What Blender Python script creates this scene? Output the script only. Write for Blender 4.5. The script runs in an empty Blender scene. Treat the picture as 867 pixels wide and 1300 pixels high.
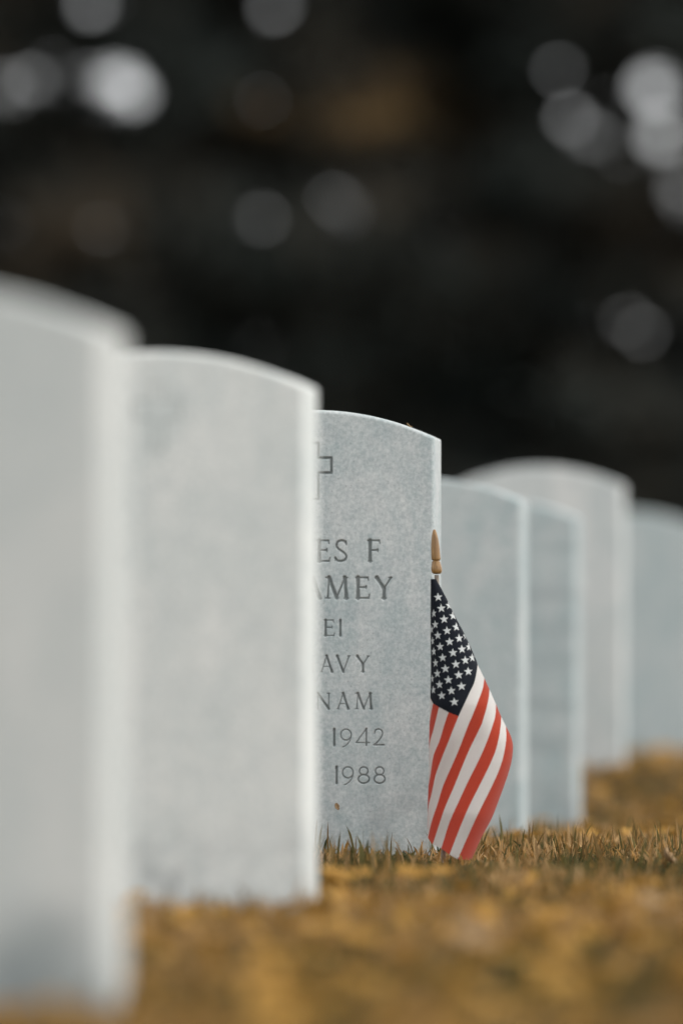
import bpy, math, random
import numpy as np
from mathutils import Vector

random.seed(7)
rng = np.random.default_rng(11)
scene = bpy.context.scene
col = scene.collection
rad = math.radians

# ------------------------------------------------------------------ camera
F = 7222.0            # focal length in photo pixels (200 mm lens on a 36 mm tall frame of 1300 px)
CX, HY = 433.5, 825.0  # centre column, horizon row
CAM_H = 0.2787
cam = bpy.data.cameras.new("camera")
cam.sensor_fit = 'VERTICAL'; cam.sensor_height = 36.0; cam.sensor_width = 24.0
cam.lens = 200.0
cam.shift_y = 175.0 / 1300.0
cam.clip_start = 0.1; cam.clip_end = 3000.0
cam.dof.use_dof = True
cam.dof.focus_distance = 7.63
cam.dof.aperture_fstop = 200.0 / 96.0
cam.dof.aperture_blades = 0
camo = bpy.data.objects.new("camera", cam); col.objects.link(camo)
camo.location = (0, 0, CAM_H); camo.rotation_euler = (rad(90), 0, 0)
scene.camera = camo

# ------------------------------------------------------------------ light
SUN_AZ, SUN_EL = rad(103), rad(57)          # azimuth from +Y towards +X
sunv = Vector((math.sin(SUN_AZ) * math.cos(SUN_EL), math.cos(SUN_AZ) * math.cos(SUN_EL), math.sin(SUN_EL)))
world = bpy.data.worlds.new("World"); scene.world = world
world.use_nodes = True
wn = world.node_tree.nodes; wl = world.node_tree.links
sky = wn.new("ShaderNodeTexSky"); sky.sky_type = 'NISHITA'; sky.sun_disc = False
sky.sun_elevation = SUN_EL; sky.sun_rotation = SUN_AZ
sky.dust_density = 1.5; sky.air_density = 1.0; sky.ozone_density = 0.6
bg = wn["Background"]; bg.inputs[1].default_value = 0.15
hs = wn.new("ShaderNodeHueSaturation"); hs.inputs["Saturation"].default_value = 0.10     # thin overcast
wl.new(sky.outputs[0], hs.inputs["Color"]); wl.new(hs.outputs[0], bg.inputs[0])
sl = bpy.data.lights.new("sun", 'SUN'); sl.energy = 0.5; sl.angle = rad(24); sl.color = (1.0, 0.91, 0.79)
so = bpy.data.objects.new("sun", sl); col.objects.link(so)
so.rotation_euler = (-sunv).to_track_quat('-Z', 'Y').to_euler()
so.location = (10, 5, 15)
vs = scene.view_settings
vs.view_transform = 'Standard'; vs.look = 'None'; vs.gamma = 1.0; vs.use_curve_mapping = False
vs.exposure = 1.06
scene.cycles.max_bounces = 6; scene.cycles.transparent_max_bounces = 4
scene.cycles.use_denoising = True

# ------------------------------------------------------------------ helpers
def P(px, py, d):
    """point at distance d along the view axis for a photograph pixel"""
    return ((px - CX) * d / F, d, CAM_H - (py - HY) * d / F)

def mesh_np(name, verts, faces, mats=(), fmat=None, smooth=True):
    """faces: list of (k) index arrays grouped by size: [(n x 3), (m x 4)]"""
    me = bpy.data.meshes.new(name)
    verts = np.asarray(verts, dtype=np.float32)
    loops = []; starts = []; tot = []; pos = 0
    for f in faces:
        f = np.asarray(f, dtype=np.int32)
        if f.size == 0: continue
        n, k = f.shape
        loops.append(f.reshape(-1)); starts.append(pos + np.arange(n) * k); tot.append(np.full(n, k)); pos += n * k
    loops = np.concatenate(loops); starts = np.concatenate(starts); tot = np.concatenate(tot)
    me.vertices.add(len(verts)); me.vertices.foreach_set("co", verts.reshape(-1))
    me.loops.add(len(loops)); me.loops.foreach_set("vertex_index", loops.astype(np.int32))
    me.polygons.add(len(starts)); me.polygons.foreach_set("loop_start", starts.astype(np.int32))
    me.polygons.foreach_set("loop_total", tot.astype(np.int32))
    for m in mats: me.materials.append(m)
    if fmat is not None: me.polygons.foreach_set("material_index", np.asarray(fmat, dtype=np.int32))
    me.polygons.foreach_set("use_smooth", np.full(len(starts), smooth))
    me.update(calc_edges=True); me.validate()
    return me

def obj(name, me, parent=None, loc=None, rz=0.0):
    o = bpy.data.objects.new(name, me); col.objects.link(o)
    if parent: o.parent = parent
    if loc is not None: o.location = loc
    o.rotation_euler[2] = rz
    return o

def tag(o, label=None, cat=None, group=None, kind=None):
    if label: o["label"] = label
    if cat: o["category"] = cat
    if group: o["group"] = group
    if kind: o["kind"] = kind
    return o

class NT:
    def __init__(self, name):
        self.m = bpy.data.materials.new(name); self.m.use_nodes = True
        self.t = self.m.node_tree; self.n = self.t.nodes; self.l = self.t.links
        self.b = self.n["Principled BSDF"]
        self.co = self.n.new("ShaderNodeTexCoord").outputs["Object"]
    def noise(self, scale, detail=3, rough=0.5, vec=None, dist=0.0, out=0):
        x = self.n.new("ShaderNodeTexNoise"); x.inputs["Scale"].default_value = scale
        x.inputs["Detail"].default_value = detail; x.inputs["Roughness"].default_value = rough
        x.inputs["Distortion"].default_value = dist
        self.l.new(vec or self.co, x.inputs["Vector"]); return x.outputs[out]
    def map(self, scale=(1, 1, 1), loc=(0, 0, 0), rot=(0, 0, 0), vec=None):
        x = self.n.new("ShaderNodeMapping"); x.inputs["Scale"].default_value = scale
        x.inputs["Location"].default_value = loc; x.inputs["Rotation"].default_value = rot
        self.l.new(vec or self.co, x.inputs["Vector"]); return x.outputs[0]
    def ramp(self, fac, stops):
        x = self.n.new("ShaderNodeValToRGB"); e = x.color_ramp.elements
        while len(e) < len(stops): e.new(0.5)
        for i, (p, c) in enumerate(stops):
            e[i].position = p
            e[i].color = (c[0], c[1], c[2], 1) if hasattr(c, '__len__') else (c, c, c, 1)
        self.l.new(fac, x.inputs[0]); return x.outputs[0]
    def mix(self, fac, a, b, mode='MIX'):
        x = self.n.new("ShaderNodeMixRGB"); x.blend_type = mode
        for i, v in ((0, fac), (1, a), (2, b)):
            if hasattr(v, 'is_linked'): self.l.new(v, x.inputs[i])
            elif i == 0: x.inputs[0].default_value = v
            else: x.inputs[i].default_value = (v[0], v[1], v[2], 1)
        return x.outputs[0]
    def math(self, op, a, b=0.0):
        x = self.n.new("ShaderNodeMath"); x.operation = op
        for i, v in ((0, a), (1, b)):
            if hasattr(v, 'is_linked'): self.l.new(v, x.inputs[i])
            else: x.inputs[i].default_value = v
        return x.outputs[0]
    def attr(self, name, out="Color"):
        x = self.n.new("ShaderNodeAttribute"); x.attribute_name = name; return x.outputs[out]
    def bump(self, h, strength, dist):
        x = self.n.new("ShaderNodeBump"); x.inputs["Strength"].default_value = strength
        x.inputs["Distance"].default_value = dist
        self.l.new(h, x.inputs["Height"]); self.l.new(x.outputs[0], self.b.inputs["Normal"])
    def done(self, color, rough=0.7, spec=0.3):
        if hasattr(color, 'is_linked'): self.l.new(color, self.b.inputs["Base Color"])
        else: self.b.inputs["Base Color"].default_value = (*color, 1)
        if hasattr(rough, 'is_linked'): self.l.new(rough, self.b.inputs["Roughness"])
        else: self.b.inputs["Roughness"].default_value = rough
        self.b.inputs["Specular IOR Level"].default_value = spec
        return self.m
    def translucent(self, color, amount):
        tr = self.n.new("ShaderNodeBsdfTranslucent")
        if hasattr(color, 'is_linked'): self.l.new(color, tr.inputs[0])
        else: tr.inputs[0].default_value = (*color, 1)
        mx = self.n.new("ShaderNodeMixShader"); mx.inputs[0].default_value = amount
        self.l.new(self.b.outputs[0], mx.inputs[1]); self.l.new(tr.outputs[0], mx.inputs[2])
        self.l.new(mx.outputs[0], self.n["Material Output"].inputs[0])

# ------------------------------------------------------------------ materials
def marble(name, seed, tone=1.0, cool=0.0, stain=None, veil=0.5, mott=0.22, bands=0.0, gain=(1, 1, 1)):
    m = NT(name)
    v = m.map(loc=(seed * 3.1, seed * 1.7, seed * 2.3))
    c0 = ((0.605 - 0.035 * cool) * tone, 0.603 * tone, (0.582 + 0.006 * cool) * tone)
    c1 = ((0.345 - 0.045 * cool) * tone, 0.395 * tone, (0.395 + 0.008 * cool) * tone)
    cloud = m.ramp(m.noise(6, 6, 0.65, m.map(scale=(2.0, 1, 0.8), rot=(0, 0.75, 0), vec=v), 1.0), [(0.36, 0), (0.62, 1)])
    c = m.mix(m.math('MULTIPLY', cloud, min(veil * 1.0, 1.0)), c0, c1)
    vein = m.ramp(m.noise(5, 4, 0.55, m.map(scale=(1.0, 1.0, 2.2), rot=(0, 0.6, 0), vec=v), 1.6), [(0.44, 0), (0.5, 1), (0.55, 0)])
    c = m.mix(m.math('MULTIPLY', vein, 0.30 * veil), c, (0.36, 0.40, 0.42))
    grain = m.ramp(m.noise(210, 4, 0.8, v), [(0.38, 0), (0.62, 1)])
    c = m.mix(0.44, c, m.mix(grain, (0.30, 0.335, 0.335), (0.72, 0.72, 0.70)))
    mid = m.ramp(m.noise(48, 5, 0.75, v), [(0.36, 0), (0.62, 1)])
    c = m.mix(mott, c, m.mix(mid, (0.34, 0.375, 0.38), (0.68, 0.68, 0.66)))
    patch = m.ramp(m.noise(11, 3, 0.6, v), [(0.40, 0.25), (0.7, 1)])
    spk = m.ramp(m.noise(300, 2, 0.6, v), [(0.60, 0), (0.70, 1)])
    c = m.mix(m.math('MULTIPLY', m.math('MULTIPLY', spk, patch), 0.75), c, (0.17, 0.19, 0.19))
    # patchy grey darkening, stronger towards the foot
    sep = m.n.new("ShaderNodeSeparateXYZ"); m.l.new(m.co, sep.inputs[0])
    foot = m.ramp(sep.outputs[2], [(0.0, 1), (0.11, 0)])
    ft = m.ramp(m.noise(22, 5, 0.65, v), [(0.42, 0), (0.66, 1)])
    c = m.mix(m.math('MULTIPLY', m.math('MULTIPLY', foot, ft), 0.75), c, (0.24, 0.255, 0.26))
    if bands:
        bd = m.ramp(m.noise(1.0, 3, 0.5, m.map(scale=(4, 4, 30), vec=v)), [(0.48, 0), (0.66, 1)])
        c = m.mix(m.math('MULTIPLY', bd, bands), c, (0.24, 0.28, 0.29))
    if stain:
        d = m.n.new("ShaderNodeVectorMath"); d.operation = 'DISTANCE'
        m.l.new(m.co, d.inputs[0]); d.inputs[1].default_value = stain[0]
        wob = m.math('ADD', d.outputs["Value"], m.math('MULTIPLY', m.math('SUBTRACT', m.noise(30, 4, 0.6, v), 0.5), 0.05))
        s = m.ramp(wob, [(0.0, 1), (stain[1] * 0.35, 0.85), (stain[1], 0)])
        c = m.mix(m.math('MULTIPLY', s, 0.75), c, (0.16, 0.19, 0.20))
    c = m.mix(1.0, c, gain, 'MULTIPLY')
    # darker colour inside the cut letters
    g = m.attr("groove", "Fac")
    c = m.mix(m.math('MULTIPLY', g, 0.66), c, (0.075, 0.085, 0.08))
    m.bump(m.noise(260, 4, 0.7, v), 0.12, 0.0012)
    return m.done(c, 0.62, 0.35)

m_ground = NT("turf_soil")
_n = m_ground.noise(2.3, 6, 0.65)
_c = m_ground.ramp(_n, [(0.3, (0.028, 0.024, 0.010)), (0.5, (0.080, 0.050, 0.016)), (0.72, (0.140, 0.082, 0.025))])
_c = m_ground.mix(0.35, _c, m_ground.ramp(m_ground.noise(60, 4, 0.7), [(0.3, (0.030, 0.026, 0.012)), (0.7, (0.17, 0.11, 0.045))]))
m_ground.bump(m_ground.noise(45, 4, 0.7), 0.7, 0.02)
M_GROUND = m_ground.done(_c, 0.95, 0.1)

m_grass = NT("grass_blade")
_t = m_grass.attr("tint")
M_GRASS = m_grass.done(_t, 0.75, 0.15); m_grass.translucent(_t, 0.3)

m_leaf = NT("dry_leaf")
_c = m_leaf.ramp(m_leaf.noise(60, 4, 0.6), [(0.3, (0.26, 0.130, 0.028)), (0.7, (0.52, 0.30, 0.065))])
M_LEAF = m_leaf.done(_c, 0.7, 0.2); m_leaf.translucent(_c, 0.25)
m_leaf2 = NT("pale_dry_leaf")
_c = m_leaf2.ramp(m_leaf2.noise(80, 4, 0.6), [(0.3, (0.20, 0.125, 0.060)), (0.7, (0.36, 0.245, 0.135))])
M_LEAFP = m_leaf2.done(_c, 0.7, 0.2)

m_fol = NT("evergreen_foliage")
_n = m_fol.noise(0.55, 4, 0.6)
_c = m_fol.ramp(_n, [(0.35, (0.031, 0.041, 0.038)), (0.52, (0.041, 0.043, 0.037)), (0.68, (0.070, 0.053, 0.034))])
_c = m_fol.mix(m_fol.attr("dead", "Fac"), _c, (0.32, 0.205, 0.085))
M_FOL = m_fol.done(_c, 0.8, 0.12)
m_bark = NT("bark")
_c = m_bark.ramp(m_bark.noise(8, 6, 0.7, m_bark.map(scale=(4, 4, 0.6))), [(0.3, (0.020, 0.016, 0.012)), (0.7, (0.055, 0.042, 0.030))])
m_bark.bump(m_bark.noise(10, 6, 0.7, m_bark.map(scale=(4, 4, 0.6))), 0.8, 0.03)
M_BARK = m_bark.done(_c, 0.9, 0.1)

def cloth(name, color, tr, var=0.12, trc=None):
    m = NT(name)
    dk = tuple(c * (1 - var) for c in color)
    c = m.mix(m.ramp(m.noise(520, 3, 0.7), [(0.35, 0), (0.65, 1)]), dk, color)
    fz = m.ramp(m.noise(520, 2, 0.5), [(0.70, 0), (0.78, 1)])
    c = m.mix(m.math('MULTIPLY', fz, 0.10), c, (0.7, 0.65, 0.6))
    m.bump(m.noise(700, 3, 0.6), 0.35, 0.0008); m.b.inputs['Sheen Weight'].default_value = 0.0 if max(color) < .1 else 0.15
    mm = m.done(c, 0.85, 0.15); m.translucent(trc or c, tr); return mm
M_RED = cloth("flag_red", (0.50, 0.062, 0.026), 0.42, 0.16, (0.80, 0.16, 0.13))
M_WHITE = cloth("flag_white", (0.68, 0.665, 0.63), 0.28, 0.04)
M_NAVY = cloth("flag_navy", (0.0075, 0.0100, 0.0150), 0.04)
M_STAR = cloth("flag_star", (0.52, 0.54, 0.53), 0.08, 0.04)

m_w = NT("turned_wood")
_c = m_w.ramp(m_w.noise(60, 5, 0.6, m_w.map(scale=(6, 6, 0.7)), 0.5), [(0.3, (0.15, 0.075, 0.024)), (0.7, (0.36, 0.205, 0.070))])
M_WOOD = m_w.done(_c, 0.38, 0.5)
m_w = NT("grey_dowel")
_c = m_w.ramp(m_w.noise(90, 5, 0.6, m_w.map(scale=(6, 6, 0.4))), [(0.3, (0.16, 0.13, 0.10)), (0.7, (0.38, 0.34, 0.29))])
M_DOWEL = m_w.done(_c, 0.7, 0.3)

# ------------------------------------------------------------------ ground
GK = np.array([(-30, -.05), (0, -.02), (3, -.026), (4.64, -.0265), (6.19, -.010), (7.0, -.004), (7.5, -.004), (7.74, 0), (8.4, -.012), (9.2, -.048), (10.3, -.050),
               (10.75, -.012), (11.1, .034), (11.6, .0395), (12.4, .033), (13.4, .020), (15, .0), (22, -.1), (900, -.1)])
def gz(x, y):
    z = np.interp(y - 0.112 * 0 * x, GK[:, 0], GK[:, 1])
    return z + 0.006 * np.sin(2.1 * x + 1.3 * y + 0.5) * np.clip((np.abs(x) - .6), 0, 1)

ys = np.unique(np.concatenate([np.linspace(-30, 2.5, 14), np.arange(2.5, 16, 0.06), np.linspace(16, 60, 40), [80, 120, 200, 400, 800]]))
xs = np.unique(np.concatenate([[-600, -200, -80, -40], np.linspace(-20, -3, 18), np.arange(-3, 3.01, 0.1), np.linspace(3, 20, 18), [40, 80, 200, 600]]))
gx, gy = np.meshgrid(xs, ys)
gv = np.stack([gx, gy, gz(gx, gy)], -1).reshape(-1, 3)
nx, ny = len(xs), len(ys)
idx = np.arange(nx * ny).reshape(ny, nx)
gf = np.stack([idx[:-1, :-1], idx[:-1, 1:], idx[1:, 1:], idx[1:, :-1]], -1).reshape(-1, 4)
tag(obj("ground", mesh_np("ground", gv, [gf], [M_GROUND])), kind="structure")

# ------------------------------------------------------------------ headstones
SW, SH, SAG, TH, BEV, BURY = 0.33, 0.605, 0.036, 0.105, 0.0045, 0.16
ARC_R = ((SW / 2) ** 2 + SAG ** 2) / (2 * SAG)
def topz(u): return SH - ARC_R + np.sqrt(ARC_R ** 2 - u ** 2)

def cr(pts, n=8):
    pts = [np.array(p, float) for p in pts]; q = [2 * pts[0] - pts[1]] + pts + [2 * pts[-1] - pts[-2]]
    out = []
    for i in range(1, len(q) - 2):
        for k in range(n):
            t = k / n
            a, b, c, d = q[i - 1], q[i], q[i + 1], q[i + 2]
            out.append(0.5 * ((2 * b) + (-a + c) * t + (2 * a - 5 * b + 4 * c - d) * t * t + (-a + 3 * b - 3 * c + d) * t ** 3))
    out.append(q[-2]); return out
def ell(cx, cy, rx, ry, a0=0, a1=360, n=28):
    return [(cx + rx * math.cos(rad(a0 + (a1 - a0) * i / n)), cy + ry * math.sin(rad(a0 + (a1 - a0) * i / n))) for i in range(n + 1)]
TK, TN, SF = 1.12, 0.6, 0.5
GLYPH = {
 'E': [([(.14, 0), (.14, 1)], TK), ([(0, 1), (.92, 1)], TN), ([(.14, .53), (.78, .53)], TN), ([(0, 0), (.98, 0)], TN), ([(.92, 1), (.96, .86)], SF), ([(.98, 0), (1.05, .17)], SF), ([(.78, .6), (.78, .46)], SF)],
 'F': [([(.16, 0), (.16, 1)], TK), ([(0, 1), (.95, 1)], TN), ([(.16, .53), (.82, .53)], TN), ([(0, 0), (.34, 0)], SF), ([(.95, 1), (1.0, .86)], SF), ([(.82, .6), (.82, .46)], SF)],
 'S': [(cr([(.88, .88), (.72, .98), (.5, 1.0), (.25, .95), (.12, .78), (.25, .62), (.5, .5), (.78, .37), (.9, .2), (.75, .05), (.48, 0), (.2, .03), (.03, .15)]), 0.85), ([(.88, .98), (.9, .8)], SF), ([(.02, .02), (.03, .2)], SF)],
 'M': [([(.1, 0), (.16, 1)], TN), ([(.16, 1), (.5, .02)], TK), ([(.5, .02), (.86, 1)], TN), ([(.86, 1), (.93, 0)], TK), ([(.02, 1), (.16, 1)], SF), ([(.86, 1), (.98, 1)], SF), ([(0, 0), (.2, 0)], SF), ([(.82, 0), (1.03, 0)], SF)],
 'Y': [([(.08, 1), (.52, .47)], TK), ([(.95, 1), (.52, .47)], TN), ([(.52, .47), (.52, 0)], TK), ([(0, 1), (.2, 1)], SF), ([(.82, 1), (1.02, 1)], SF), ([(.38, 0), (.66, 0)], SF)],
 'A': [([(.08, 0), (.5, 1)], TN), ([(.5, 1), (.93, 0)], TK), ([(.23, .33), (.78, .33)], SF), ([(0, 0), (.18, 0)], SF), ([(.82, 0), (1.03, 0)], SF)],
 'V': [([(.08, 1), (.52, 0)], TK), ([(.94, 1), (.52, 0)], TN), ([(0, 1), (.2, 1)], SF), ([(.82, 1), (1.02, 1)], SF)],
 'N': [([(.12, 0), (.12, 1)], TN), ([(.12, 1), (.92, 0)], TK), ([(.92, 0), (.92, 1)], TN), ([(.8, 1), (1.02, 1)], SF)],
 'I': [([(.5, 0), (.5, 1)], TK)],
 'T': [([(.5, 0), (.5, 1)], TK), ([(0, 1), (1, 1)], TN)],
 '1': [([(.6, 0), (.6, 1)], TK), ([(.6, 1), (.2, .9)], SF)],
 '9': [(ell(.5, .66, .47, .34), 0.7), (cr([(.97, .66), (.9, .38), (.68, .12), (.4, -.05), (.2, -.1)]), 0.65)],
 '4': [([(.8, 1.03), (0, .17)], TN), ([(0, .17), (1.05, .17)], TN), ([(.8, 1.03), (.8, 0)], 0.85)],
 '2': [(cr([(.05, .76), (.16, .94), (.45, 1.0), (.76, .93), (.86, .72), (.7, .48), (.35, .2), (0, .03)]), 0.75), ([(0, .03), (1, .03)], 0.75)],
 '8': [(ell(.5, .755, .36, .245), 0.75), (ell(.5, .26, .46, .265), 0.85)],
}

def headstone_mesh(name, mat, strokes=(), uf=None, zf=None):
    """marble slab with a segmental top; front face on local -Y; strokes = [(p, q, w)] V-cut grooves in (u, z)"""
    hw = SW / 2 - BEV
    zsh = float(topz(SW / 2 - BEV)) - 0.02
    us = np.linspace(-hw, hw, 45)
    zs = np.linspace(-BURY, zsh, 40)
    if uf is not None:
        us = np.unique(np.round(np.concatenate([us[(us < uf[0]) | (us > uf[1])], np.arange(uf[0], uf[1], uf[2])]), 6))
        zs = np.unique(np.round(np.concatenate([zs[(zs < zf[0]) | (zs > zf[1])], np.arange(zf[0], min(zf[1], zsh), zf[2])]), 6))
    us[0], us[-1] = -hw, hw
    nt = 8 if uf is None else 50
    tt = np.linspace(0, 1, nt + 1)[1:]
    tops = topz(us * (SW / 2) / hw) - BEV
    Z = np.concatenate([np.repeat(zs[:, None], len(us), 1), zsh + (tops[None, :] - zsh) * tt[:, None]], 0)
    Z[len(zs) - 1] = zsh
    U = np.repeat(us[None, :], Z.shape[0], 0)
    D = np.zeros_like(U); G = np.zeros_like(U)
    for (p, q, w0, w1) in strokes:
        p = np.array(p); q = np.array(q); wm = max(w0, w1) * 1.8
        lo = np.minimum(p, q) - wm; hi = np.maximum(p, q) + wm
        msk = (U > lo[0]) & (U < hi[0]) & (Z > lo[1]) & (Z < hi[1])
        if not msk.any(): continue
        a = np.stack([U[msk], Z[msk]], -1) - p; e = q - p; L2 = (e @ e) + 1e-12
        t = np.clip(a @ e / L2, 0, 1)
        dist = np.linalg.norm(a - t[:, None] * e, axis=1)
        w = w0 + (w1 - w0) * t
        dep = np.clip(w - dist, 0, None) * 1.35
        D[msk] = np.maximum(D[msk], np.minimum(dep, 0.0032))
        G[msk] = np.maximum(G[msk], np.clip((w - dist) / (w * 0.55), 0, 1))
    R, C = U.shape
    front = np.stack([U, D, Z], -1)
    # back uses a coarse copy of the same boundary (same grid keeps the loops aligned)
    V = [front.reshape(-1, 3)]; grooves = [G.reshape(-1)]
    I = np.arange(R * C).reshape(R, C)
    F4 = [np.stack([I[:-1, :-1], I[:-1, 1:], I[1:, 1:], I[1:, :-1]], -1).reshape(-1, 4)]
    loop = np.concatenate([I[:, 0], I[-1, 1:-1], I[::-1, -1]])          # up the left, over the top, down the right
    B = front.reshape(-1, 3)[loop]
    n = np.zeros((len(loop), 2))
    n[:R - 1, 0] = -1; n[-(R - 1):, 0] = 1
    ut = B[R - 1:R + C - 1, 0] * (SW / 2) / hw
    nt_ = np.stack([ut / ARC_R, np.sqrt(1 - (ut / ARC_R) ** 2)], -1)
    n[R - 1:R + C - 1] = nt_
    for k, sx in ((R - 1, -1), (R + C - 2, 1)):
        c = n[k] + np.array([sx, 0]); n[k] = c / np.linalg.norm(c) * 1.15
    base = R * C; prev = loop; m = len(loop)
    rings = [(math.sin(a) * BEV, BEV * (1 - math.cos(a))) for a in np.linspace(0, math.pi / 2, 5)[1:]]
    rings += [(s, TH - y) for s, y in reversed(rings)] + [(0, TH)]
    for s, y in rings:
        ring = np.stack([B[:, 0] + n[:, 0] * s, np.full(m, y), B[:, 2] + n[:, 1] * s], -1)
        V.append(ring); grooves.append(np.zeros(m))
        cur = np.arange(base, base + m); base += m
        F4.append(np.stack([prev[:-1], prev[1:], cur[1:], cur[:-1]], -1)); prev = cur
    # back face: fan quads between mirrored sides
    h = m // 2
    l = prev[:h]; r = prev[::-1][:h]
    F4.append(np.stack([l[:-1], l[1:], r[1:], r[:-1]], -1))
    F3 = np.empty((0, 3), int)
    if m % 2: F3 = np.array([[l[-1], prev[h], r[-1]]])
    me = mesh_np(name, np.concatenate(V), [np.concatenate(F4), F3], [mat])
    a = me.attributes.new("groove", 'FLOAT', 'POINT'); a.data.foreach_set("value", np.concatenate(grooves).astype(np.float32))
    return me

STONES = []
def stone_pose(outer_px, d, yaw, g):
    """place so that the right rear corner falls on column outer_px; d = distance of the front right corner"""
    y = rad(yaw); t = np.array([math.cos(y), -math.sin(y)]); nrm = np.array([math.sin(y), math.cos(y)])
    dep = d + TH * nrm[1]
    rear = np.array([(outer_px - CX) * dep / F, dep])
    c = rear - TH * nrm - (SW / 2) * t
    return c, t, nrm, y, g

poses = {
 1: stone_pose(162, 4.62, 8.0, -.0265),
 2: stone_pose(404, 6.17, 8.2, -.001),
 3: stone_pose(560, 7.72, 6.4, 0.0),
 4: stone_pose(670, 9.18, 8.0, -.048),
 5: stone_pose(738, 10.28, 8.6, -.050),
 6: stone_pose(794, 11.28, 7.5, .039),
 7: stone_pose(887, 13.4, 7.0, .002),
}
c3, t3, n3, _, _ = poses[3]
def to_stone3(px, py):
    k = (px - CX) / F
    den = k * n3[0] + n3[1]; d = (c3 @ n3) / den
    p = np.array([k * d, d]); return ((p - c3) @ t3, CAM_H - (py - HY) * d / F)

strokes3 = []
PXM = 1 / 933.0
def put(ch, x0, x1, ytop, ybot, hwid):
    for pts, k in GLYPH[ch]:
        q = [to_stone3(x0 + p[0] * (x1 - x0), ybot - p[1] * (ybot - ytop)) for p in pts]
        for i, (a, b) in enumerate(zip(q[:-1], q[1:])):
            n = len(q) - 1; w = hwid * k * PXM
            if n == 1:
                mid = tuple((np.array(a) + np.array(b)) / 2)
                fl = 1.22 if k > SF else 1.0
                strokes3.append((a, mid, w * fl, w)); strokes3.append((mid, b, w, w * fl))
            else: strokes3.append((a, b, w, w))
L1, L2_, LS = 2.35, 2.45, 1.65
for ch, a, b in (('E', 402.6, 418), ('S', 425, 441), ('F', 467, 482)): put(ch, a, b, 686.5, 712.5, L1)
for ch, a, b in (('A', 386, 407), ('M', 413, 441.5), ('E', 452, 468), ('Y', 476.5, 497)): put(ch, a, b, 733.5, 759.5, L2_)
for ch, a, b in (('E', 411.5, 424), ('I', 429.8, 434)): put(ch, a, b, 787.5, 807, LS)
for ch, a, b in (('N', 381, 398), ('A', 406.5, 422.5), ('V', 426.5, 444), ('Y', 452, 468.5)): put(ch, a, b, 833, 853, LS)
for ch, a, b in (('N', 401, 418.6), ('A', 427.8, 443), ('M', 450.5, 472.5)): put(ch, a, b, 880.5, 900, LS)
for ch, a, b in (('1', 421.5, 426), ('9', 432, 446), ('4', 452, 468), ('2', 474.5, 487)): put(ch, a, b, 926, 946.5, LS)
for ch, a, b in (('1', 424.5, 429), ('9', 434.3, 448.5), ('8', 454, 469), ('8', 474.2, 489)): put(ch, a, b, 974, 994.5, LS)
def cross_outline(cx, top, armt, armb, bot, bar, arm):
    return [(cx - bar, top), (cx + bar, top), (cx + bar, armt), (cx + arm, armt), (cx + arm, armb), (cx + bar, armb), (cx + bar, bot),
            (cx - bar, bot), (cx - bar, armb), (cx - arm, armb), (cx - arm, armt), (cx - bar, armt), (cx - bar, top)]
for pts in (cross_outline(396.5, 563, 581.5, 600.5, 634, 7, 24),):
    q = [to_stone3(*p) for p in pts]
    for a, b in zip(q[:-1], q[1:]): strokes3.append((a, b, 2.3 * PXM, 2.3 * PXM))
cross_l = []
q = cross_outline(0.004, .570, .551, .531, .496, .0075, .026)
for a, b in zip(q[:-1], q[1:]): cross_l.append((a, b, .0008, .0008))

labels = {
 1: "nearest and most blurred white headstone, cut off by the left edge of the photo",
 2: "blurred white headstone with a cross, between the nearest stone and the inscribed sharp one",
 3: "sharp grey-white marble headstone with carved names and dates beside the small flag",
 4: "softly blurred headstone showing directly behind the small flag",
 5: "low blurred headstone half hidden behind the stone next to the flag, in the dip",
 6: "blurred tall-standing headstone with its whole rounded top showing above its neighbours, right of the flag",
 7: "farthest blurred headstone, cut off by the right edge of the photo",
}
for i, (c, t, n, y, g) in poses.items():
    tone, cool = {1: (1.05, 0.0), 2: (1.14, 0.1), 3: (0.94, 1.3), 4: (0.93, 1.7), 5: (0.89, 2.0), 6: (1.06, 0.1), 7: (0.91, 2.0)}[i]
    mat = marble("headstone_marble", i * 7.3, tone=tone, cool=cool,
                 stain=(((0.105, 0.0, 0.035), 0.080) if i == 1 else None), veil=(1.0 if i >= 3 else 0.6), mott=(0.22 if i == 3 else 0.08), gain={1: (1.055, 1.065, 1.045), 2: (1.155, 1.165, 1.145), 6: (1.10, 1.10, 1.09)}.get(i, (1, 1, 1)), bands=(0.4 if i == 5 else 0.0))
    if i == 3:
        ua = to_stone3(398, 700)[0]; ub = to_stone3(503, 700)[0]
        me = headstone_mesh("headstone", mat, strokes3, (ua, ub, 0.00062), (to_stone3(400, 1002)[1], 0.56, 0.00075))
    elif i == 2: me = headstone_mesh("headstone", mat, cross_l, (-.035, .040, 0.0009), (.48, .575, 0.0010))
    else: me = headstone_mesh("headstone", mat)
    o = obj("headstone", me, loc=(c[0], c[1], g), rz=-y)
    tag(o, labels[i], "headstone", "white marble headstones in a row")
    STONES.append((c, t, n))

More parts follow.
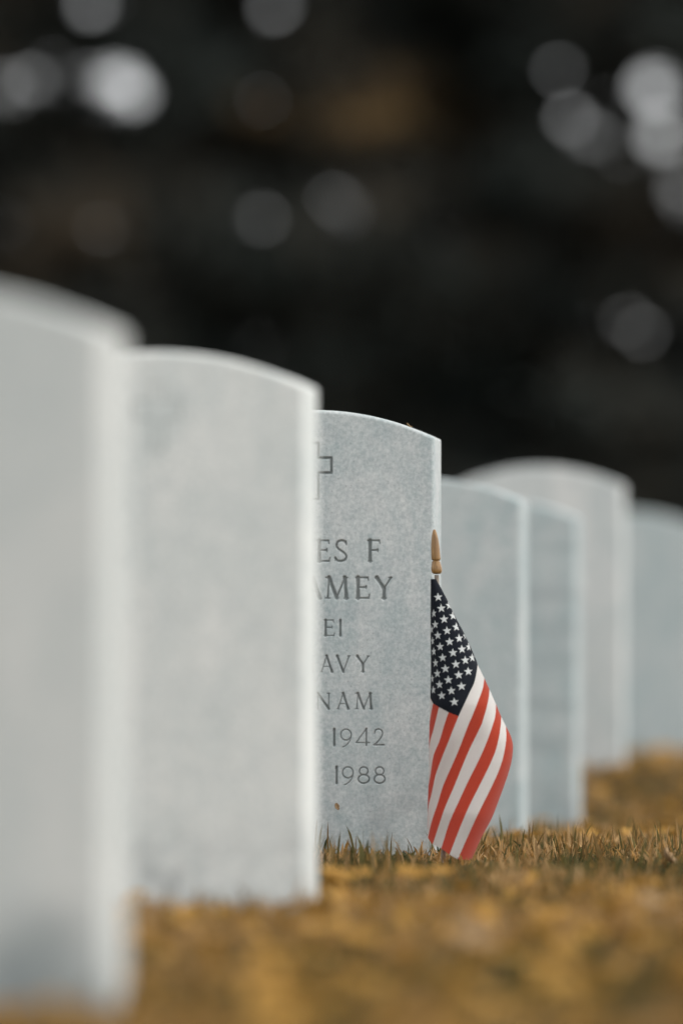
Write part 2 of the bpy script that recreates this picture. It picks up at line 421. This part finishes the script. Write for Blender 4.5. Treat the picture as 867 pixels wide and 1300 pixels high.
# ------------------------------------------------------------------ flag
FD = 7.52
LEFT = np.array([(735, 546.5), (800, 546.3), (850, 546.8), (886, 546.0), (913, 545.2), (930, 544.7), (944, 544.5), (981, 544.2), (1017, 542.9), (1049, 542.6), (1066, 542.9), (1092, 543.5)])
RIGHT = np.array([(735, 553.5), (738.6, 555.5), (763, 568.4), (784, 578.2), (799, 586.4), (817, 595.3), (832, 601.7), (842.7, 605.8), (860, 614), (875, 621), (884, 625), (894, 629.3), (910, 636),
                  (921.6, 641.8), (932, 647), (941, 650), (952, 650.8), (968.4, 648.7), (988, 643), (1015, 633.3), (1039.5, 623.7), (1063.7, 610.7), (1088, 600), (1096, 597)])
def xl(y): return np.interp(y, LEFT[:, 0], LEFT[:, 1])
def xr(y): return np.interp(y, RIGHT[:, 0], RIGHT[:, 1])
def fdepth(x, y):
    a, b = xl(y), xr(y); w = np.maximum(b - a, 1.0)
    t = np.clip((x - a) / w, 0, 1)
    B = np.minimum(w * 0.55, 46) / 952.0
    prof = np.sqrt(np.clip(1 - np.abs(2 * t - 1) ** 2.4, 0, 1))
    env = np.sin(np.pi * t) ** 0.5 if False else np.sqrt(np.clip(4 * t * (1 - t), 0, 1))
    s = (x - 546) * 0.86 + (y - 735) * 0.40                # across the folds
    fold = 0.0058 * np.sin(s / 13.0 + 0.6) + 0.0014 * np.sin(s / 6.1 + y / 60.0)
    low = np.clip((y - 880) / 60, 0, 1)
    return FD - B * prof - fold * env * low * 1.0 - 0.0028 * env * np.sin(s / 11 + 1.0) * (1 - low)
def fp(x, y, off=0.0):
    d = fdepth(x, y) - off
    return np.stack([(x - CX) * d / F, d, CAM_H - (y - HY) * d / F], -1)
def resample(pts, n):
    pts = np.array(pts, float); pts = np.array(cr(pts, 6)) if len(pts) > 2 else pts
    L = np.concatenate([[0], np.cumsum(np.linalg.norm(np.diff(pts, axis=0), axis=1))]); s = np.linspace(0, L[-1], n)
    return np.stack([np.interp(s, L, pts[:, 0]), np.interp(s, L, pts[:, 1])], -1)
L7a = [(605.8, 843), (605.3, 850), (602, 866), (596, 879), (589.5, 893), (582, 909)]
L7b = [(582, 909), (573.8, 929), (569.2, 941), (560.7, 962), (552.6, 984.6), (548.2, 1005), (544.5, 1020), (543, 1031)]
LN = {
 4: [(549.5, 892.8), (547.5, 903), (545.8, 913), (545.0, 920)],
 5: [(557, 897.6), (554, 910), (550, 926), (546.3, 939), (544.6, 950)],
 6: [(569.4, 904), (564.5, 918), (557.5, 941), (550.2, 959), (546, 984.6), (543.9, 998)],
 7: L7a + L7b[1:],
 8: [(614.5, 861), (612.5, 874), (606, 892), (598.5, 910.6), (594.4, 920), (583.3, 949), (573.6, 971.7), (562.3, 997.5), (555.4, 1020), (547.8, 1042.7), (542.9, 1063.7)],
 9: [(621, 875), (620.4, 884), (617.5, 898), (612.3, 916), (610, 922), (595.4, 952), (586.5, 973), (575.2, 1000.7), (564.7, 1025), (556.6, 1049), (549, 1072)],
 10: [(629.3, 894), (628.5, 908), (625.3, 920), (618, 941), (607.5, 965), (593, 994), (581.7, 1018.5), (570.4, 1044), (559.9, 1077)],
 11: [(636, 910), (635.3, 921), (633.3, 934.5), (628.5, 954), (618.8, 976.5), (607.5, 999), (594.6, 1025), (581.7, 1055.6), (570.4, 1085)],
 12: [(641.8, 921.6), (642.2, 939), (638.2, 962), (631.7, 981.4), (620.4, 1005.6), (607.5, 1031.4), (597.8, 1052.4), (585, 1081.5), (581, 1091)],
 13: [(641.9, 921.8), (647, 932), (650, 941), (650.8, 952), (648.7, 968.4), (643, 988), (633.3, 1015), (623.7, 1039.5), (610.7, 1063.7), (600, 1088), (598, 1092)],
}
fv, ff, fm = [], [], []; fcount = 0
def add_grid(pts2, mi, off=0.0, world=None):
    global fcount
    R, C = pts2.shape[:2]
    w = fp(pts2[..., 0], pts2[..., 1], off) if world is None else world
    fv.append(w.reshape(-1, 3)); I = fcount + np.arange(R * C).reshape(R, C); fcount += R * C
    f = np.stack([I[:-1, :-1], I[1:, :-1], I[1:, 1:], I[:-1, 1:]], -1).reshape(-1, 4)
    ff.append(f); fm.append(np.full(len(f), mi))
def ruled(a, b, n, m, mi):
    A, Bc = resample(a, n), resample(b, n); t = np.linspace(0, 1, m)[None, :, None]
    add_grid(A[:, None, :] * (1 - t) + Bc[:, None, :] * t, mi)
RD, WH, NV, ST = 0, 1, 2, 3
ruled([(546.5, 735), (546.3, 800), (546.8, 850), (546.0, 886)], [(553.5, 735)] + [(x, y) for y, x in RIGHT[1:8]] + L7a[1:], 90, 26, NV)
# the foot of the canton between its left end and lower corner
ruled([(546.0, 886), (546.0, 886.2)], [(582, 909), (582, 909.1)], 2, 26, NV)
add_grid(np.stack([np.stack([np.linspace(546.0, 582, 26), np.linspace(886, 909, 26)], -1),
                   np.stack([np.linspace(546.0, 582, 26), np.interp(np.linspace(546.0, 582, 26), [546, 549.5, 557, 569.4, 582], [886, 893.2, 898, 904.6, 909.4])], -1)], 0), NV)
ruled([(546.0, 886.5), (545.3, 905), (544.9, 920)], LN[4], 20, 4, WH)
ruled(LN[4], LN[5], 40, 6, RD); ruled(LN[5], LN[6], 50, 7, WH); ruled(LN[6], L7b, 60, 8, RD)
for k in range(7, 13): ruled(LN[k], LN[k + 1], 90, 8, WH if k % 2 else RD)
# returning sheet behind: from the left fold round to the stick
yy = np.linspace(735, 1052, 60)
rows = []
for y in yy:
    a = xl(y); full = xr(y)
    b = full if y < 850 else a + (full - a) * np.interp(y, [850, 900, 1000, 1074], [1.0, .70, .58, .50])
    tt = np.linspace(0, 1, 16); x = a + (b - a) * tt
    w = max(full - a, 1); dep = FD + 0.0022 + np.minimum(w * .2, 13) / 952 * np.sqrt(np.clip(4 * tt * (1 - tt), 0, 1))
    dep = dep + (tt > 0) * 0 - 0.0022 * (1 - np.minimum(tt * 12, 1))
    rows.append(np.stack([(x - CX) * dep / F, dep, CAM_H - (y - HY) * dep / F], -1))
rows = np.array(rows)
add_grid(None if False else np.zeros((60, 16, 2)), NV, world=rows)
bk = fm[-1]; rr = np.repeat(np.arange(59), 15); cc = np.tile(np.arange(15), 59)
bk[(rr > 27)] = np.where(((cc[rr > 27] // 3) % 2) == 0, RD, WH)
fm[-1] = bk
# stars
S3 = [(195, 912, 1), (325, 1008, .8), (232, 1043, 1), (142, 1103, .6), (370, 1130, .85), (265, 1172, 1), (160, 1235, .75), (110, 985, .35)]
S4 = [(410, 55, .9), (300, 100, 1), (118, 85, .4), (190, 155, .85), (512, 160, .45), (442, 190, .9), (330, 230, 1), (128, 220, .4), (218, 288, .9), (555, 290, .6), (475, 318, .95),
      (370, 360, 1), (143, 345, .55), (248, 418, .95), (597, 418, .75), (515, 448, .95), (403, 495, 1), (163, 480, .65), (280, 548, 1), (550, 580, 1), (185, 605, .8), (437, 622, 1.02),
      (125, 665, .4), (315, 680, 1), (210, 735, .85), (470, 755, 1.05), (137, 798, .55), (350, 808, 1), (237, 865, .95), (385, 940, 1.05), (112, 475, .25)]
stars = [(535 + x / 9.289, 660 + y / 9.289, s) for x, y, s in S3[:-1]] + [(535 + x / 9.289, 790 + y / 9.289, s) for x, y, s in S4[:-1]]
tri = []
for sx, sy, q in stars:
    ring = []
    for k in range(10):
        r = 5.9 if k % 2 == 0 else 2.3
        a = rad(-90 + 36 * k - 4)
        x = sx + r * math.cos(a) * q; y = sy + r * math.sin(a)
        x = min(max(x, xl(y) + 0.25), xr(y) - 0.35); ring.append((x, y))
    pts = np.array([(sx, sy)] + ring); fv.append(fp(pts[:, 0], pts[:, 1], 0.0007))
    for k in range(10): tri.append((fcount, fcount + 1 + (k + 1) % 10, fcount + 1 + k))
    fcount += 11
me = mesh_np("flag_cloth", np.concatenate(fv), [np.concatenate(ff), np.array(tri)], [M_RED, M_WHITE, M_NAVY, M_STAR],
             np.concatenate(fm + [np.full(len(tri), ST)]))

def lathe(profile, n=28):
    """profile: [(radius, centre xyz)] along an axis"""
    v, f = [], []
    for r, c in profile:
        for k in range(n):
            a = 2 * math.pi * k / n; v.append((c[0] + r * math.cos(a), c[1] + r * math.sin(a), c[2]))
    for i in range(len(profile) - 1):
        for k in range(n):
            f.append((i * n + k, i * n + (k + 1) % n, (i + 1) * n + (k + 1) % n, (i + 1) * n + k))
    return v, f
SB = np.array(P(563.5, 1118, FD)); STP = np.array(P(554.0, 728, FD))
flag = bpy.data.objects.new("grave_flag", None); col.objects.link(flag); flag.location = tuple(P(563, 1100, FD))
tag(flag, "small American flag drooping on a wooden stick in the grass beside the sharp headstone", "flag")
flag.empty_display_size = 0.05
def child(name, me):
    o = obj(name, me, flag); o.matrix_parent_inverse = __import__("mathutils").Matrix.Translation(-flag.location); return o
child("flag_cloth", me)
ax = (STP - SB)
v, f = lathe([(3.1e-3, SB + ax * t) for t in np.linspace(0, 0.995, 12)])
child("stick", mesh_np("stick", v, [np.array(f)], [M_DOWEL]))
fin = [(728.8, 3.4), (728.6, 4.4), (727.6, 5.7), (726, 6.4), (724, 6.8), (721, 6.75), (718, 6.2), (715.5, 5.6), (713.6, 5.3), (713.0, 5.3), (712.6, 4.2), (711.2, 4.2), (710.9, 5.6), (709.5, 5.75), (704, 5.75),
       (696, 5.5), (690, 5.1), (684, 4.4), (679, 3.5), (675, 2.4), (673, 1.7), (672.2, 1.0), (672, 0.05)]
prof = []
for y, r in fin:
    x = 554.2 - (728 - y) * 0.055; prof.append((r * 1.05e-3, np.array(P(x, y, FD))))
prof.insert(0, (0.0005, np.array(P(554.2, 728.9, FD))))
v, f = lathe(prof, 32)
child("finial", mesh_np("finial", v, [np.array(f)], [M_WOOD]))

# ------------------------------------------------------------------ grass
def inside_stone(x, y, pad=0.004):
    m = np.zeros(len(x), bool)
    for c, t, n in STONES:
        dx, dy = x - c[0], y - c[1]
        u = dx * t[0] + dy * t[1]; w = dx * n[0] + dy * n[1]
        m |= (np.abs(u) < SW / 2 + pad) & (w > -pad) & (w < TH + pad)
    return m
def vnoise(x, y, s, seed):
    r = np.random.default_rng(seed); g = r.random((64, 64))
    fx, fy = x * s, y * s; ix, iy = np.floor(fx).astype(int), np.floor(fy).astype(int); ax_, ay = fx - ix, fy - iy
    ax_, ay = ax_ * ax_ * (3 - 2 * ax_), ay * ay * (3 - 2 * ay)
    q = lambda i, j: g[i % 64, j % 64]
    return (q(ix, iy) * (1 - ax_) + q(ix + 1, iy) * ax_) * (1 - ay) + (q(ix, iy + 1) * (1 - ax_) + q(ix + 1, iy + 1) * ax_) * ay
def scatter(n, y0, y1, half):
    y = rng.uniform(y0, y1, n); x = rng.uniform(-1, 1, n) * half(y); return x, y
batches = [scatter(36000, 6.6, 9.2, lambda y: 0.060 * y + 0.16), scatter(46000, 3.2, 6.6, lambda y: 0.060 * y + 0.14),
           scatter(42000, 9.2, 14.5, lambda y: 0.060 * y + 0.16), scatter(200000, 2.5, 17, lambda y: 0 * y + 3.4)]
bx = np.concatenate([b[0] for b in batches]); by = np.concatenate([b[1] for b in batches])
wide = np.concatenate([np.full(36000, .25), np.full(46000, .35), np.full(42000, .5), np.full(200000, 1.3)])
k = ~inside_stone(bx, by); bx, by, wide = bx[k], by[k], wide[k]
n = len(bx)
patch = 0.45 * vnoise(bx + 50, by + 50, 5.0, 1) + 0.55 * vnoise(bx + 50, by + 50, 15.0, 2)
patch = np.clip(0.5 + (patch - 0.5) * 1.9 - 0.36 * np.exp(-((by - 7.2) / .55) ** 2), 0, 1)
h = rng.gamma(6.0, 0.0040, n) * (0.5 + 1.0 * rng.random(n) * patch + 0.35 * patch)
tall = rng.random(n) < np.where(np.abs(by - 7.6) < .5, .034, .008)
h = np.where(tall, rng.uniform(0.034, 0.058, n), np.minimum(h, 0.034))
w = rng.uniform(0.0013, 0.0032, n) * (1 + 0.6 * wide)
ang = rng.uniform(0, 2 * np.pi, n); lean = rng.gamma(2.0, 0.48, n) * np.where(tall, 0.25, 1.0); lean = np.minimum(lean, 1.45)
nearf = np.exp(-(((bx - 0.137) / 0.10) ** 2 + ((by - 7.40) / 0.22) ** 2)); h = h * (1 - 0.7 * nearf); tall &= nearf < .3; tuft = (rng.random(n) < .028) & (bx < .09) & (bx > -.08) & (by > 7.05) & (by < 7.62); h = np.where(tuft, rng.uniform(.036, .064, n), h); lean = np.where(tuft, lean * .35, lean); tall |= tuft
face = rng.uniform(0, np.pi, n)
z0 = gz(bx, by) - 0.002
dxy = np.stack([np.cos(ang), np.sin(ang)], -1)
wv = np.stack([np.cos(face), np.sin(face)], -1)
def lvl(t, bend):
    a = lean * bend
    r = h * t * np.sin(a); z = h * t * np.cos(a)
    return np.stack([bx + dxy[:, 0] * r, by + dxy[:, 1] * r, z0 + z], -1)
c0, c1, c2, c3_ = lvl(0, .3), lvl(.4, .55), lvl(.75, .8), lvl(1.0, 1.0)
W3 = np.concatenate([wv, np.zeros((n, 1))], -1) * w[:, None] / 2
vv = np.stack([c0 - W3, c0 + W3, c1 - W3, c1 + W3, c2 - W3 * .7, c2 + W3 * .7, c3_], 1).reshape(-1, 3)
b = np.arange(n)[:, None] * 7
q4 = np.concatenate([b + np.array([0, 1, 3, 2]), b + np.array([2, 3, 5, 4])], 0); q3 = b + np.array([4, 5, 6])
me = mesh_np("grass", vv, [q4, q3], [M_GRASS])
pal = np.array([(0.40, 0.245, 0.095), (0.27, 0.165, 0.060), (0.17, 0.115, 0.052), (0.115, 0.110, 0.045), (0.055, 0.066, 0.030), (0.46, 0.33, 0.19)])
r = rng.random(n) + (patch - 0.5) * 1.7
ci = np.select([r < .12, r < .34, r < .48, r < .72, r < .95], [4, 3, 2, 1, 0], 5); ci = np.where(tall, np.array([2, 2, 3, 3, 5])[rng.integers(0, 5, n)], ci)
cl = np.array((1.0, .90, .72)) * 0.98 * pal[ci] * rng.uniform(0.75, 1.2, (n, 1))
cl = np.concatenate([cl, np.ones((n, 1))], -1)
at = me.color_attributes.new("tint", 'FLOAT_COLOR', 'POINT'); at.data.foreach_set("color", np.repeat(cl, 7, 0).reshape(-1).astype(np.float32))
tag(obj("grass", me), kind="stuff", label="short dry ochre and green winter turf", cat="grass")

# fallen leaves -------------------------------------------------------
def leaf_geom(L, Wd, curl, roll, seed):
    r = random.Random(seed); v, f = [], []
    nu, nv = 11, 5
    for i in range(nu):
        t = i / (nu - 1); half = Wd * 0.5 * (math.sin(math.pi * t ** 0.8) ** 0.8) * (1 + 0.16 * math.sin(t * 23 + seed)) + 0.0006
        a = curl * (t - 0.5); X = L * (math.sin(a) / curl if abs(curl) > 1e-3 else t - .5)
        Zb = L * (1 - math.cos(a)) / curl if abs(curl) > 1e-3 else 0
        for j in range(nv):
            s = (j / (nv - 1) - .5) * 2
            v.append((X, half * math.sin(s * max(roll, .05)) / max(roll, .05), Zb + half * (1 - math.cos(s * roll)) / max(roll, .05) + r.uniform(-.0006, .0006)))
    for i in range(nu - 1):
        for j in range(nv - 1): f.append((i * nv + j, (i + 1) * nv + j, (i + 1) * nv + j + 1, i * nv + j + 1))
    return np.array(v), np.array(f)
# leaf litter lying in the turf, uncountable
LV, LF, cnt = [], [], 0
N = 2100
ly = rng.uniform(3.6, 13.5, N); lx = rng.uniform(-1, 1, N) * (0.06 * ly + 0.25)
ly = np.concatenate([ly, rng.uniform(3.0, 15, 1800)]); lx = np.concatenate([lx, rng.uniform(-3, 3, 1800)])
kk = ~inside_stone(lx, ly, 0.02); kk &= ~((np.abs(ly - 7.35) < 0.85)); lx, ly = lx[kk], ly[kk]
for i in range(len(lx)):
    v, f = leaf_geom(rng.uniform(.020, .052), rng.uniform(.012, .030), rng.uniform(-1.2, 1.6), rng.uniform(.1, 1.0), i)
    a, tx, ty = rng.uniform(0, 6.28), rng.normal(0, .35), rng.normal(0, .35)
    R = np.array(__import__("mathutils").Euler((tx, ty, a)).to_matrix())
    LV.append(v @ R.T + np.array([lx[i], ly[i], gz(lx[i], ly[i]) + rng.uniform(.010, .024)])); LF.append(f + cnt); cnt += len(v)
tag(obj("leaf_litter", mesh_np("leaf_litter", np.concatenate(LV), [np.concatenate(LF)], [M_LEAF])), kind="stuff", label="scattered small ochre leaves caught in the turf", cat="leaf litter")

def leaf(px, py, d, L, Wd, curl, roll, rot, mat, label, group=None, name="fallen_leaf"):
    v, f = leaf_geom(L, Wd, curl, roll, int(px))
    o = obj(name, mesh_np(name, v, [f], [mat]), loc=P(px, py, d)); o.rotation_euler = rot
    sm = o.modifiers.new("thickness", 'SOLIDIFY'); sm.thickness = 0.0006
    tag(o, label, "leaf", group)
def on_turf(py, z=0.024): return (CAM_H - z) * F / (py - HY)      # distance at which a leaf lying on the turf shows on that row
for (px, py, L, Wd, curl, roll, rot, mt, lab) in (
    (430, 1112, .050, .026, 1.0, .5, (.5, .1, .3), M_LEAF, "yellow-ochre leaf in the grass at the foot of the sharp headstone, by its left neighbour"),
    (462, 1108, .026, .016, .8, .6, (.4, -.2, 1.2), M_LEAF, "small ochre leaf in the grass below the dates of the sharp headstone"),
    (524, 1110, .046, .022, .9, .7, (.45, .15, -.2), M_LEAF, "long ochre leaf in the grass just left of the flag stick"),
    (560, 1106, .030, .016, .7, .5, (.5, .0, .5), M_LEAF, "ochre leaf in the grass right below the flag"),
    (828, 1146, .034, .022, 1.0, .6, (.5, .2, .4), M_LEAFP, "pale tan dead leaf in the blurred grass, nearer than the curled leaf at the right"),
    (603, 1190, .046, .030, .8, .5, (.5, .1, .2), M_LEAFP, "pale blurred dead leaf in the foreground grass below the flag")):
    leaf(px, py, on_turf(py), L, Wd, curl, roll, rot, mt, lab, "dry leaves in the grass")
leaf(846, 1090, 7.34, .036, .026, 1.9, 1.2, (.9, .5, .9), M_LEAFP, "pale curled dead leaf in the grass at the far right", "dry leaves in the grass")
leaf(519, 541, 7.765, .0095, .005, 1.5, .9, (.2, .5, .5), M_LEAFP, "tiny tan leaf scrap on the rounded top of the sharp headstone", None, "leaf_scrap")
q = P(428, 1024, 7.722)
leaf(428, 1024, 7.722, .010, .005, .4, .4, (1.45, 1.2, .1), M_LEAFP, "tiny tan leaf scrap stuck low on the face of the sharp headstone", None, "leaf_scrap")

# ------------------------------------------------------------------ trees
TD = 44.0
# openings in the crowns where the sky shows through: (column, row, half width, half height) as seen at 44 m, turned into places in the crowns
GAPS0 = [(150, 100, 20, 13), (172, 120, 12, 10), (112, 94, -2, -2), (196, 104, -1.5, -1.5), (168, 72, -3, -3), (722, 152, -2, -2), (762, 176, -2.5, -2.5), (800, 142, -2, -2), (792, 196, -3, -3), (20, 84, -3, -3), (460, 250, -2.5, -2.5), (42, 102, 2.2, 2), (64, 84, -.5, -.5), (10, 112, 3, 3), (828, 112, 15, 17), (838, 168, 16, 20), (707, 84, 5.5, 5.5), (740, 168, 7, 5),
        (524, 104, 2.5, 2), (488, 108, 0, 0), (335, 283, 4.5, 4.5), (440, 270, 7, 7), (420, 250, 2, 2), (348, 6, 6, 6), (116, 8, 2, 2), (795, 412, -.5, -.5), (814, 420, -2, -2), (868, 245, 9, 12), (335, 130, 1.5, 1.5),
        (750, 345, -3, -3), (240, 392, 1.5, 1.5), (222, 235, 1.0, 1.0), (668, 262, -3.5, -3.5), (330, 440, 1, 1), (770, 130, -1, -1), (610, 60, .5, .5), (250, 60, .5, .5), (560, 300, .6, .6), (130, 290, .7, .7)]
GAPS = [(a, b, (c if c > 11 else c * .84), (d if d > 11 else d * .84)) for a, b, c, d in GAPS0]
def limb(pts, rads, nseg=7):
    pts = np.array(pts, float); v, f = [], []
    for i, (p, r_) in enumerate(zip(pts, rads)):
        d = pts[min(i + 1, len(pts) - 1)] - pts[max(i - 1, 0)]; d /= np.linalg.norm(d)
        a = np.cross(d, [0.31, 0.2, 0.93]); a /= np.linalg.norm(a); b_ = np.cross(d, a)
        for k in range(nseg):
            th = 2 * math.pi * k / nseg; v.append(p + r_ * (math.cos(th) * a + math.sin(th) * b_))
    for i in range(len(pts) - 1):
        for k in range(nseg): f.append((i * nseg + k, i * nseg + (k + 1) % nseg, (i + 1) * nseg + (k + 1) % nseg, (i + 1) * nseg + k))
    return np.array(v), np.array(f)
def tree(x, y, H, Rr, seed, label, group, dead=None):
    r = np.random.default_rng(seed); base = np.array([x, y, gz(np.array(x), np.array(y)) - 0.1])
    o = bpy.data.objects.new("evergreen_tree", None); col.objects.link(o); o.location = base; tag(o, label, "tree", group)
    bend = r.normal(0, .12, 2)
    tp = [(bend[0] * (t ** 2) * 2, bend[1] * t * t * 2, H * t) for t in np.linspace(0, .97, 9)]
    tv, tf = limb(tp, [0.20 * (1 - t) ** .9 * H / 11 + .015 + 0.10 * max(0, .1 - t) for t in np.linspace(0, .97, 9)], 10)
    to = obj("trunk", mesh_np("trunk", tv, [tf], [M_BARK]), o)
    LVs, LFs, c = [], [], 0; anchors, outward = [], []
    zz = 0.35
    while zz < H - .3:
        t = zz / H; reach = Rr * (1 - t) ** 0.75 * (0.80 + 0.35 * r.random())
        if t < 0.06: reach *= .85
        for k in range(5 + r.integers(0, 3)):
            a = r.uniform(0, 2 * math.pi); rc = reach * r.uniform(.75, 1.1)
            p0 = np.array([bend[0] * t * t * 2, bend[1] * t * t * 2, zz + r.uniform(-.15, .15)])
            d = np.array([math.cos(a), math.sin(a), 0])
            dr = r.uniform(-.28, .12)
            P4 = [p0 + d * rc * s + np.array([0, 0, rc * (0.16 * s + dr * s * s)]) for s in (0, .33, .66, 1)]
            v_, f_ = limb(P4, [.045 * (1 - t) + .012, .03 * (1 - t) + .009, .016, .005], 5)
            LVs.append(v_); LFs.append(f_ + c); c += len(v_)
            ns = max(3, int(rc * 28))
            s = r.uniform(.06, 1.05, ns); side = r.normal(0, .22, ns) * rc * .45
            pp = p0 + d * (rc * s)[:, None] + np.stack([-d[1] * side, d[0] * side, rc * (0.16 * s + dr * s * s) + r.normal(-.04, .09, ns)], -1)
            anchors.append(pp); outward.append(np.repeat(d[None], ns, 0))
        zz += r.uniform(.20, .34)
    zc = np.linspace(0.3, H - .25, 14)                                  # pith the limbs grow from, inside the trunk
    v_, f_ = limb([(bend[0] * (q / H) ** 2 * 2, bend[1] * (q / H) ** 2 * 2, q) for q in zc], [.012] * 14, 5)
    LVs.append(v_); LFs.append(f_ + c); c += len(v_)
    obj("limb", mesh_np("limb", np.concatenate(LVs), [np.concatenate(LFs)], [M_BARK]), to)
    A = np.concatenate(anchors); O = np.concatenate(outward)
    per = 12
    A = np.repeat(A, per, 0); O = np.repeat(O, per, 0); m = len(A)
    ctr = A + r.normal(0, .085, (m, 3))
    dirv = O + r.normal(0, .75, (m, 3)); dirv[:, 2] -= .15; dirv /= np.linalg.norm(dirv, axis=1)[:, None]
    sd = np.cross(dirv, r.normal(0, 1, (m, 3))); sd /= np.linalg.norm(sd, axis=1)[:, None]
    Ls = r.uniform(.07, .17, m)[:, None]; Ws = r.uniform(.016, .038, m)[:, None]
    # openings
    wc = ctr + base; kx = CX + wc[:, 0] * F / wc[:, 1]; ky = HY - (wc[:, 2] - CAM_H) * F / wc[:, 1]
    keep = np.ones(m, bool)
    jx = r.normal(0, 3.5, m); jy = r.normal(0, 3.5, m)
    for gx_, gy_, a_, b_ in GAPS:
        pad = 7.0 if a_ > 11 else 10.5
        keep &= (((kx + jx - gx_) / (a_ + pad)) ** 2 + ((ky + jy - gy_) / (b_ + pad)) ** 2) > 1
    dd = np.zeros(m)
    if dead is not None:
        for (dx_, dy_, sx_, sy_) in dead:
            dd = np.maximum(dd, np.exp(-((kx - dx_) / sx_) ** 2 - ((ky - dy_) / sy_) ** 2) * r.uniform(.3, 1.1, m))
    ctr, dirv, sd, Ls, Ws, dd = ctr[keep], dirv[keep], sd[keep], Ls[keep], Ws[keep], dd[keep]; m = len(ctr)
    v = np.stack([ctr - dirv * Ls * .5, ctr + sd * Ws, ctr + dirv * Ls * .5, ctr - sd * Ws], 1).reshape(-1, 3)
    f = np.arange(m * 4).reshape(m, 4)
    me = mesh_np("crown", v, [f], [M_FOL], smooth=False)
    at = me.attributes.new("dead", 'FLOAT', 'POINT'); at.data.foreach_set("value", np.repeat(np.clip(dd, 0, 1), 4).astype(np.float32))
    obj("crown", me, o)
    return o
GRP = "dark evergreens in the row behind the cemetery"
DEAD = [(490, 148, 90, 26), (520, 106, 40, 20), (335, 140, 30, 18)]
DEAD2 = [(480, 480, 70, 90), (680, 540, 60, 40)]
proto = []
DEAD2 = []
spec = [(-3.3, 44.6, 12.5, 2.7, "dark evergreen tree at the far left of the background, above the nearest headstone"),
        (-1.12, 43.6, 13.5, 2.7, "dark evergreen tree in the left half of the background, above the second headstone"),
        (1.12, 44.9, 12.0, 2.7, "dark evergreen with a browned bough, in the middle of the background above the sharp headstone"),
        (0.42, 47.0, 14.5, 2.6, "tall dark evergreen at the centre of the background, set behind its neighbours"),
        (3.35, 43.8, 13.0, 2.7, "dark evergreen tree at the right of the background, with the bright sky gaps")]
for i, (x, y, H, Rr, lab) in enumerate(spec):
    proto.append(tree(x, y, H, Rr, 40 + i, lab, GRP, DEAD + DEAD2))
def copy_tree(o, parent=None):
    c = o.copy(); col.objects.link(c)
    if parent: c.parent = parent
    for ch in list(o.children): copy_tree(ch, c)
    return c
for i, x in enumerate((-5.7, -8.1, -10.6, 5.8, 8.2, 10.6)):
    o = copy_tree(proto[(i * 3 + 1) % 4]); o.location = (x, 44.2 + (i % 3) * .5, -0.2); o.rotation_euler[2] = 1.3 * i + .5
    s = 0.95 + .04 * (i % 3); o.scale = (s, s, s)
    o["label"] = "dark evergreen of the background row, beyond the %s edge of the photo" % ("left" if x < 0 else "right")
